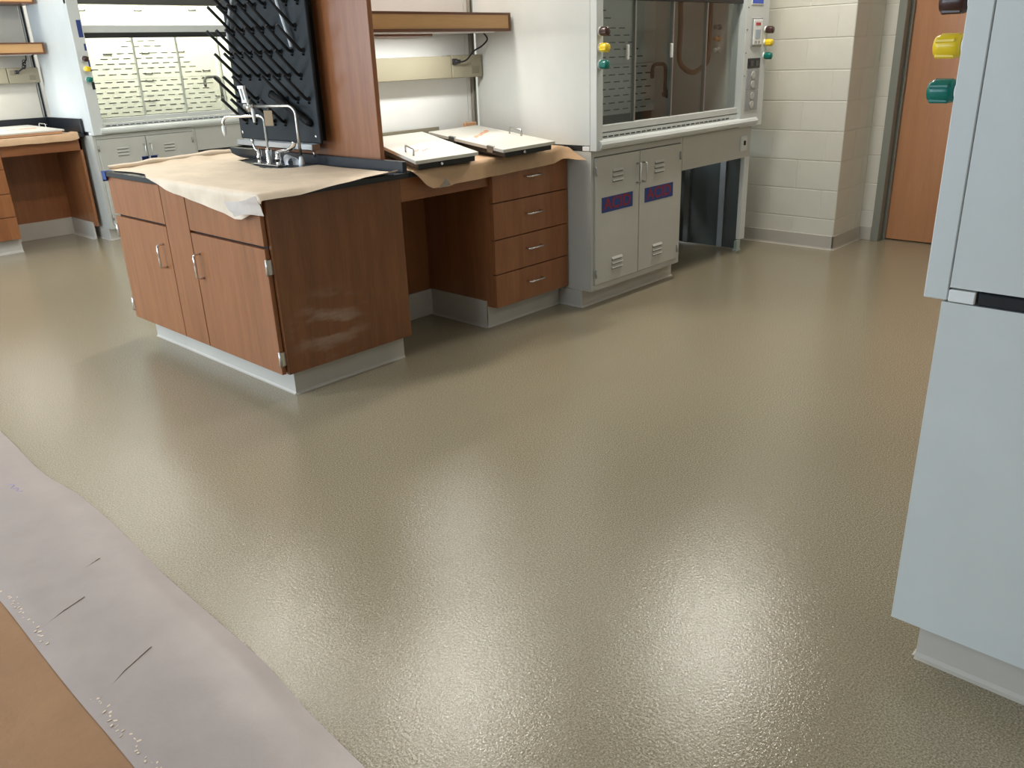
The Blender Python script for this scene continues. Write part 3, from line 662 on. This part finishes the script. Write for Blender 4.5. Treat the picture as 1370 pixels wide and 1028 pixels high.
g = G().obox(q+ex*.004+Vector((-.006,0,0)), Vector((.012,0,0)), ex*.010, Vector((0,0,.060))+ex*.012).obox(q+ex*.024+Vector((-.006,0,0)), Vector((.012,0,0)), ex*.010, Vector((0,0,.060))+ex*.012).obox(q+Vector((-.007,0,-.012)), Vector((.014,0,0)), ex*.034, Vector((0,0,.014))).obox(q+ex*.014+Vector((-.007,0,.056)), Vector((.014,0,0)), ex*.036, Vector((0,0,.014)))
obj('lever', g, 'white_plastic', f, 'white looped lever')
nz = hd - ex*.02
obj('nozzle', G().lathe((nz.x, nz.y, zt-.008), [(.010, 0), (.0095, .02), (.009, .04), (.006, .066), (.004, .07)], 10, (0, 0, -1)), 'white_plastic', f)
tg = b0+ex*.13+Vector((-.012, 0, zt-.012))
g = G().obox(tg+Vector((0,0,-.082)), ex*.052, Vector((.0025, 0, 0)), Vector((0,0,.074)), .0008).tube([tg+ex*.026+Vector((0,0,-.01)), tg+ex*.026+Vector((.012,0,.022))], .0015, 6)
obj('paper_tag', g, 'tag', f, 'brown tag hanging from the pipe')
def cupf(u, v):
    a = v*math.pi*1.3; return (.555-.03*math.cos(a)*(1-.3*u), .66+.05*u+.025*math.sin(a), CT1+.008+.045*math.sin(a*.8)*(.7+.3*u))
tag(obj('crumpled_wrapper', G().sheet(cupf, 5, 8, .002), 'cup', loc=(.555, .68, CT1)), 'crumpled grey-white wrapper lying behind the right faucet handle', 'wrapper')

# ------------------------------------------------------------------ sheets of kraft paper
def nz_(x, y, z=0, s=1.0): return noise.noise(Vector((x*s, y*s, z)))
def lerp(tab, t):
    if t <= tab[0][0]: return tab[0][1]
    for (a, b), (c, d_) in zip(tab, tab[1:]):
        if t <= c: return b+(d_-b)*(t-a)/(c-a)
    return tab[-1][1]
ZT = CT1+.0045
# how far the front edge hangs below the counter edge (+) or stops short of it (-), along Y
HANG = [(-.10, .015), (-.06, .075), (-.03, .085), (.06, .118), (.11, .120), (.20, .105), (.354, .088), (.50, .072), (.654, .058), (.80, .030), (.92, .004), (1.06, -.05), (1.20, -.055), (1.32, -.035), (1.44, -.03)]
def sinkp(u, v):
    y = -.103 + v*1.533
    hang = lerp(HANG, y)
    back = .615 + .02*nz_(y, 0, 3, 4)
    front = -.094 - hang
    s = back + (front-back)*u
    wr = .0035*abs(nz_(s, y, 0, 6)) + .006*max(0, nz_(s, y, 5, 2.2))
    if s > -.090: x, z = s, ZT + wr
    else:
        q = -.090 - s
        ang = min(q/.018, 1)*math.pi/2*.93
        x = -.090 - .010*math.sin(ang) - .03*max(0, q-.018)*1.2; z = ZT + wr*.5 - .010*(1-math.cos(ang)) - max(0, q-.016)
        x -= .006*nz_(y*9, q*20, 2)
    if y < -.080:   # right rim curls over the counter edge, lifting at the far end
        k_ = (-.080-y)
        z += -1.1*k_*max(0, min(1, (.42-s)*3)) + (.5*k_*max(0, min(1, (s-.40)*5)))
    if y > 1.30:
        k_ = (y-1.30)/.13
        z += (.030*k_*k_)*max(0, min(1, (s+.02)*2.2)) + .006*k_*nz_(s*14, y, 9)
    return (x, y, z)
CUT = [(.70, 1.20), (.53, 1.185), (.40, .72), (.425, .605), (.50, .548), (.70, .535)]
def cut(c):
    inside = False
    for (ax, ay), (bx, by) in zip(CUT, CUT[1:]+CUT[:1]):
        if (ay > c.y) != (by > c.y) and c.x < (bx-ax)*(c.y-ay)/(by-ay)+ax: inside = not inside
    return inside
kp = thing('kraft_paper', 'kraft paper sheet, pale sheen put into its colour, over the sink counter, corner drooping over the cabinet doors', 'paper', (.3, .7, CT1))
obj('sheet', G().sheet(sinkp, 72, 150, .0012, cut), 'kraft_sheen', kp)
obj('folded_corner', G().sheet(lambda u, v: (-.142+.012*math.sin(v*5)*u-.012*u, .045-.235*v+.05*u*(1-v), .822+.030*v+(.055+.02*v)*u+.006*math.sin(u*9+v*4)), 6, 8, .001), 'paper_grey', kp, 'crumpled greyish folded corner')
def roll(u, v):
    x = -.07 + u*.69; a = v*math.pi*1.25
    r = .011 + .004*nz_(x, 0, 4, 9) + .010*u
    return (x, 1.425 - r*math.sin(a)*1.2 + .012*nz_(x, 1, 1, 6), ZT+.004 + r*(1-math.cos(a)))
obj('rolled_edge', G().sheet(roll, 26, 9, .0012), 'kraft_sheen', kp)
for (xx, yy) in ((.155, 1.462), (.205, 1.464)): obj('tape', G().box(xx-.018, xx+.018, yy-.005, yy+.0165, CT1+.050, CT1+.0515).box(xx-.018, xx+.018, yy+.0140, yy+.0165, CT1-.02, CT1+.0515), 'tape_blue', kp)
HB = [(.70, 0), (.725, .020), (.765, .070), (.80, .088), (.91, .092), (.95, .086), (1.23, .082), (1.6, .074), (1.735, .068), (1.77, .085), (1.84, .140)]
def benchp(u, v):
    x = .700 + v*1.138
    front = -.098 - lerp(HB, x)
    back = .60
    s = back + (front-back)*(u**.75)
    wr = .003*abs(nz_(x, s, 0, 7))
    xx = x
    lim = -.088
    k_ = max(0, min(1, (x-1.69)/.13))
    if s > lim: y, z = s, ZT+wr
    else:
        q = lim - s
        sl = math.radians(78 - 52*k_)
        y = lim - .012*math.sin(min(q/.02, 1)*math.pi/2) - math.cos(sl)*max(0, q-.012); z = ZT+wr - .010*(1-math.cos(min(q/.02, 1)*math.pi/2)) - math.sin(sl)*max(0, q-.016)
        y -= .006*nz_(x*8, q*10, 2)
    z += .014*math.sin(k_*math.pi)*(1 if s < .05 else 0)
    return (xx, y, z)
def cutb(c): return c.x < .732 and c.y > .10
bp = thing('kraft_paper', 'brown kraft paper runner under the two loose white doors', 'paper', (1.3, .2, CT1))
obj('sheet', G().sheet(benchp, 34, 80, .0012, cutb), 'kraft', bp)
obj('torn_flap', G().sheet(lambda u, v: (.865+.075*(v-.5)*(1-u)-.01*u, -.132-.014*math.sin(u*2), .826+.045*u+.004*v), 4, 4, .001), 'grey_sheen_paper', bp, 'small torn grey flap')

# loose doors lying on the bench
def loose_door(label, fl, e1, e2, handle, txt):
    fl, e1, e2 = Vector(fl), Vector(e1), Vector(e2); n = e1.cross(e2).normalized()
    t = thing('loose_door', label, 'door', tuple(fl))
    obj('panel', G().obox(fl, e1, e2, n*.017, .0015), 'panel_white', t)
    k1, k2 = e1.normalized(), e2.normalized()
    obj('core', G().obox(fl+k1*.018+k2*.012-n*.026, e1-k1*.036, e2-k2*.03, n*.026), 'black', t, 'black recessed back')
    for i_, (s_, tt) in enumerate(((0, .12), (0, .62)) if len(txt) > 8 else ()):
        p = fl + e2*tt
        obj('hinge', G().obox(p-k1*.005-n*.012, k1*.018, k2*.055, n*.034, .001), 'brushed', t)
    p = fl+e1*handle[0]+e2*handle[1]+n*.0165
    hg = G(); u_handle(hg, p, (k1 if handle[2] == 1 else k2), handle[3], n*.032, .0045); obj('handle', hg, 'brushed', t)
    obj('bolt', G().cyl(fl+e1*.40+k2*.014-n*.012, fl+e1*.40-k2*.004-n*.012, .006), 'chrome', t)
    g = G()
    for a, b, w_, l_ in txt:
        q_ = fl+e1*a+e2*b+n*.0172
        g.obox(q_, k1*w_, (k1*.25+k2)*l_, n*.0006)
    obj('ink_scrawl', g, 'ink_orange', t, 'faint orange scrawl')
    return t
random.seed(3)
scr = [(.25+.055*i, .50+.018*i+.02*random.random(), .011, .030+.03*random.random()) for i in range(10)]
loose_door('loose white cabinet door with pull handle, lying nearest the wooden end panel', (.715, -.108, .944), (.372, -.036, .006), (.275, .730, .050), (.12, .17, 2, .115), [(.2+.05*i, .27+.02*(i % 3), .010, .022) for i in range(6)])
loose_door('loose white cabinet door with orange scrawl, lying against the hood side', (1.228, -.177, .948), (.356, -.034, .010), (.172, .757, .048), (.90, .34, 2, .115), scr)
tag(obj('metal_strip', G().box(.742, 1.53, .628, .640, .976, 1.029, .001).box(.742, 1.53, .628, .648, .9765, .979), 'beige', loc=(1.1, .635, .976)), 'beige metal strip standing behind the loose doors below the raceway', 'strip')
tag(obj('foam_block', G().box(1.722, 1.815, .606, .630, .9785, 1.036, .003), 'foam_orange', loc=(1.77, .62, .978)), 'small orange block standing at the foot of the dark upright track', 'block')

# paper on the floor
fp = thing('kraft_paper', 'brown kraft paper covering the floor at lower left', 'paper', (-1.8, -1.2, 0))
def fl(u, v):
    x = -2.9 + u*1.56; y = -3.6 + v*6.0
    return (x, y, .0025 + .004*max(0, nz_(x, y, 0, 2.0)) + .0025*abs(nz_(x, y, 4, 6)))
obj('sheet', G().sheet(fl, 40, 100, .0012), 'kraft_floor', fp)
ms = thing('sheen_strip', 'paper strip with sheen put into its pale grey-brown colour, lapped along the edge of the floor paper', 'paper', (-1.25, -1.2, 0))
EDGE = [(-3.6, -1.16), (-2.0, -1.110), (-1.73, -1.096), (-1.5, -1.071), (-.93, -1.063), (-.5, -1.038), (-.2, -1.037), (.02, -1.058), (.17, -1.059), (.4, -1.045), (.64, -1.036), (2.4, -1.02)]
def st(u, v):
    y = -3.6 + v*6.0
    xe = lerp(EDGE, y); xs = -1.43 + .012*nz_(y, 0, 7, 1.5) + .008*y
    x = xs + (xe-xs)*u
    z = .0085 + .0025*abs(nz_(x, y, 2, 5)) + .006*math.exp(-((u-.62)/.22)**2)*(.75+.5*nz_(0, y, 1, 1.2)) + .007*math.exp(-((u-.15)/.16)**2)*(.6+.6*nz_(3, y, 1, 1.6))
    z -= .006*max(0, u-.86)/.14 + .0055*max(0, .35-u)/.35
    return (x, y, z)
obj('sheet', G().sheet(st, 26, 150, .0004), 'grey_sheen_paper', ms)
g = G()
random.seed(11)
for i in range(330):
    y = -2.6 + i*.0115; 
    if nz_(y, 0, 5, 3) < -.05: continue
    x = -1.405 + .012*nz_(y, 0, 7, 1.5) + .008*y + random.uniform(-.012, .012)
    g.obox((x, y, .0066+random.random()*.002), (random.uniform(.003, .010), random.uniform(-.004, .004), 0), (random.uniform(-.003, .003), random.uniform(.003, .007), 0), (0, 0, .001))
o = obj('tape_crumbs', g, 'kraft_sheen', ms, 'crinkled tape remains along the seam'); o['kind'] = 'stuff'
for (y, x0_, x1_, dy) in ((-.93, -1.40, -1.27, .05), (-1.33, -1.41, -1.24, .09), (-.75, -1.25, -1.16, .04)):
    obj('crease', G().tube([(x0_, y, .0080), ((x0_+x1_)/2, y+dy*.6, .0125), (x1_, y+dy, .0140)], .0013, 5), 'grey_sheen_paper', ms)

obj('ink_mark', G().tube(smooth([(-1.185, .055, .0125), (-1.17, .03, .013), (-1.188, .01, .0125), (-1.168, -.01, .013), (-1.182, -.03, .0125), (-1.165, -.045, .013)], 4), .0014, 5), 'purple_ink', ms, 'small purple squiggle')

# ------------------------------------------------------------------ back row, left: bench with kneehole
bc = thing('drawer_cabinet', 'reddish wooden drawer cabinet at the far left edge in the back row', 'cabinet', (0, 4.9, 0))
obj('body', G().box(-.27, .338, 4.622, 5.27, .122, .886), 'wood', bc)
obj('toe_kick', G().box(-.27, .345, 4.67, 5.25, 0, .121).extrude([(-.27, 4.67, .02), (-.27, 4.67, 0), (-.27, 4.65, 0), (-.27, 4.662, .006)], (.615, 0, 0)), 'cove', bc)
for a, b in ((.122, .302), (.307, .489), (.494, .683), (.688, .884)):
    dr = obj('drawer', G().box(-.268, .336, 4.600, 4.622, a, b, .0015), 'wood', bc)
    hg = G(); u_handle(hg, (-.03, 4.601, (a+b)/2), (1, 0, 0), .115, (0, -.032, 0), .0052); obj('handle', hg, 'chrome', dr)
bk = thing('kneehole_panel', 'dark wooden kneehole beside the lit hood in the back row', 'panel', (.66, 5, 0))
obj('apron', G().box(.340, .975, 4.600, 4.622, .778, .886, .0015), 'wood_rail', bk)
obj('back_panel', G().box(.340, .955, 5.17, 5.19, .15, .886), 'wood', bk)
obj('side_panel', G().box(.955, .975, 4.60, 5.19, .122, .886, .001), 'wood', bk)
obj('toe_kick', G().box(.340, .96, 5.155, 5.17, 0, .152, .002).box(.945, .960, 4.67, 5.155, 0, .152, .002).extrude([(.945, 4.67, .02), (.945, 4.67, 0), (.93, 4.67, 0), (.937, 4.67, .006)], (0, .485, 0)), 'cove', bk)
bt = thing('bench_countertop', 'black benchtop with black side splash against the lit hood in the back row', 'countertop', (.3, 4.9, CT0))
obj('slab', G().box(-.30, 1.004, 4.565, 5.318, CT0, CT1, .002), 'black_epoxy', bt)
obj('side_splash', G().box(.984, 1.005, 4.565, 5.318, CT1, 1.032, .003), 'black_epoxy', bt); obj('back_splash', G().box(-.30, .984, 5.298, 5.318, CT1, 1.032, .002), 'black_epoxy', bt)
bs = thing('bench_spine', 'beige upright spine behind the back row bench at far left', 'partition', (.3, 5.37, CT1))
obj('panel', G().box(-.40, .955, 5.322, 5.42, CT1, 2.45), 'spine_beige', bs)
obj('upright_track', G().box(.960, .968, 5.300, 5.33, 1.033, 2.45).box(.984, .992, 5.300, 5.33, 1.033, 2.45).box(.960, .992, 5.325, 5.33, 1.033, 2.45), 'brushed', bs)
obj('track_slot', G().box(.968, .984, 5.312, 5.325, 1.033, 2.45), 'black', bs)
bench_shelf('tan-edged wooden shelf at the left edge in the back row', -.30, .985, 4.99, 5.318, 1.553, 1.646, True, False)
bench_shelf('upper wooden shelf at the top left corner of the back row', -.30, .985, 4.99, 5.318, 1.945, 2.04, False, False)
rw = thing('outlet_raceway', 'pale outlet raceway under the left shelf in the back row', 'raceway', (.4, 5.28, 1.39))
obj('channel', G().box(-.30, .722, 5.24, 5.32, 1.327, 1.452, .003), 'beige', rw); obj('channel', G().box(.728, .978, 5.238, 5.32, 1.326, 1.452, .003), 'beige', rw)
obj('outlet', G().box(.895, .940, 5.234, 5.24, 1.352, 1.388, .001), 'outlet_tan', rw); obj('outlet', G().box(.745, .785, 5.234, 5.24, 1.395, 1.43, .001), 'outlet_tan', rw)
g = G().tube(smooth([(.893, 5.20, 1.555), (.885, 5.20, 1.51), (.855, 5.20, 1.484), (.872, 5.20, 1.462), (.845, 5.205, 1.445), (.815, 5.215, 1.425), (.80, 5.225, 1.418)], 6), .0055, 8).box(.785, .815, 5.222, 5.238, 1.403, 1.432, .003)
for k_ in range(3): g.tube(arc((.868-.006*k_, 5.20, 1.50-.022*k_), .014, 0, 6.0, 10, (1,0,0), (0,0,1)), .0035, 6)
tag(obj('power_cord', g, 'black', loc=(.85, 5.2, 1.48)), 'coiled dark cord hanging at the left shelf in the back row', 'cord')
# its paper and a loose panel
def lp(u, v):
    x = -.30 + v*1.25
    front = 4.555 - (.028 + .006*nz_(x, 0, 1, 5))
    s = 5.20 + (front-5.20)*u
    if s > 4.562: return (x, s, ZT+.003*abs(nz_(x, s, 0, 6)) + (.012*max(0, (x-.90)/.05) if s < 4.75 else 0))
    return (x, 4.556-.006, ZT - (4.562-s)*1.5 + (.012*max(0, (x-.90)/.05)))
pb = thing('kraft_paper', 'brown kraft paper on the back row bench under a white panel', 'paper', (.3, 4.8, CT1))
obj('sheet', G().sheet(lp, 18, 40, .0012), 'kraft', pb)
ld = thing('loose_panel', 'white loose panel with faint orange and blue marks on the back row bench', 'panel', (.5, 4.9, .93))
fl_, a1, a2 = Vector((.05, 4.640, .938)), Vector((.84, .04, .0)), Vector((-.10, .56, .030)); n_ = a1.cross(a2).normalized()
obj('panel', G().obox(fl_, a1, a2, n_*.014, .0015), 'panel_white', ld); obj('core', G().obox(fl_+a1*.02+a2*.02-n_*.018, a1*.96, a2*.95, n_*.018), 'foam_orange', ld)
obj('ink_mark', G().obox(fl_+a1*.72+a2*.42+n_*.0142, a1*.17, a2*.09, n_*.0005).obox(fl_+a1*.60+a2*.45+n_*.0142, a1*.11, a2*.05, n_*.0005), 'ink_orange', ld, 'orange smear')
obj('ink_mark', G().obox(fl_+a1*.52+a2*.40+n_*.0142, a1*.09, a2*.14, n_*.0005), 'print_blue', ld, 'pale blue patch')
hg = G(); u_handle(hg, fl_+a1*.985+a2*.45+n_*.013, a2.normalized(), .10, n_*.028, .004); obj('handle', hg, 'chrome', ld)
obj('hinge', G().obox(fl_+a1*.27-n_*.002, a1*.08, a2*.04, n_*.024, .001), 'brushed', ld)
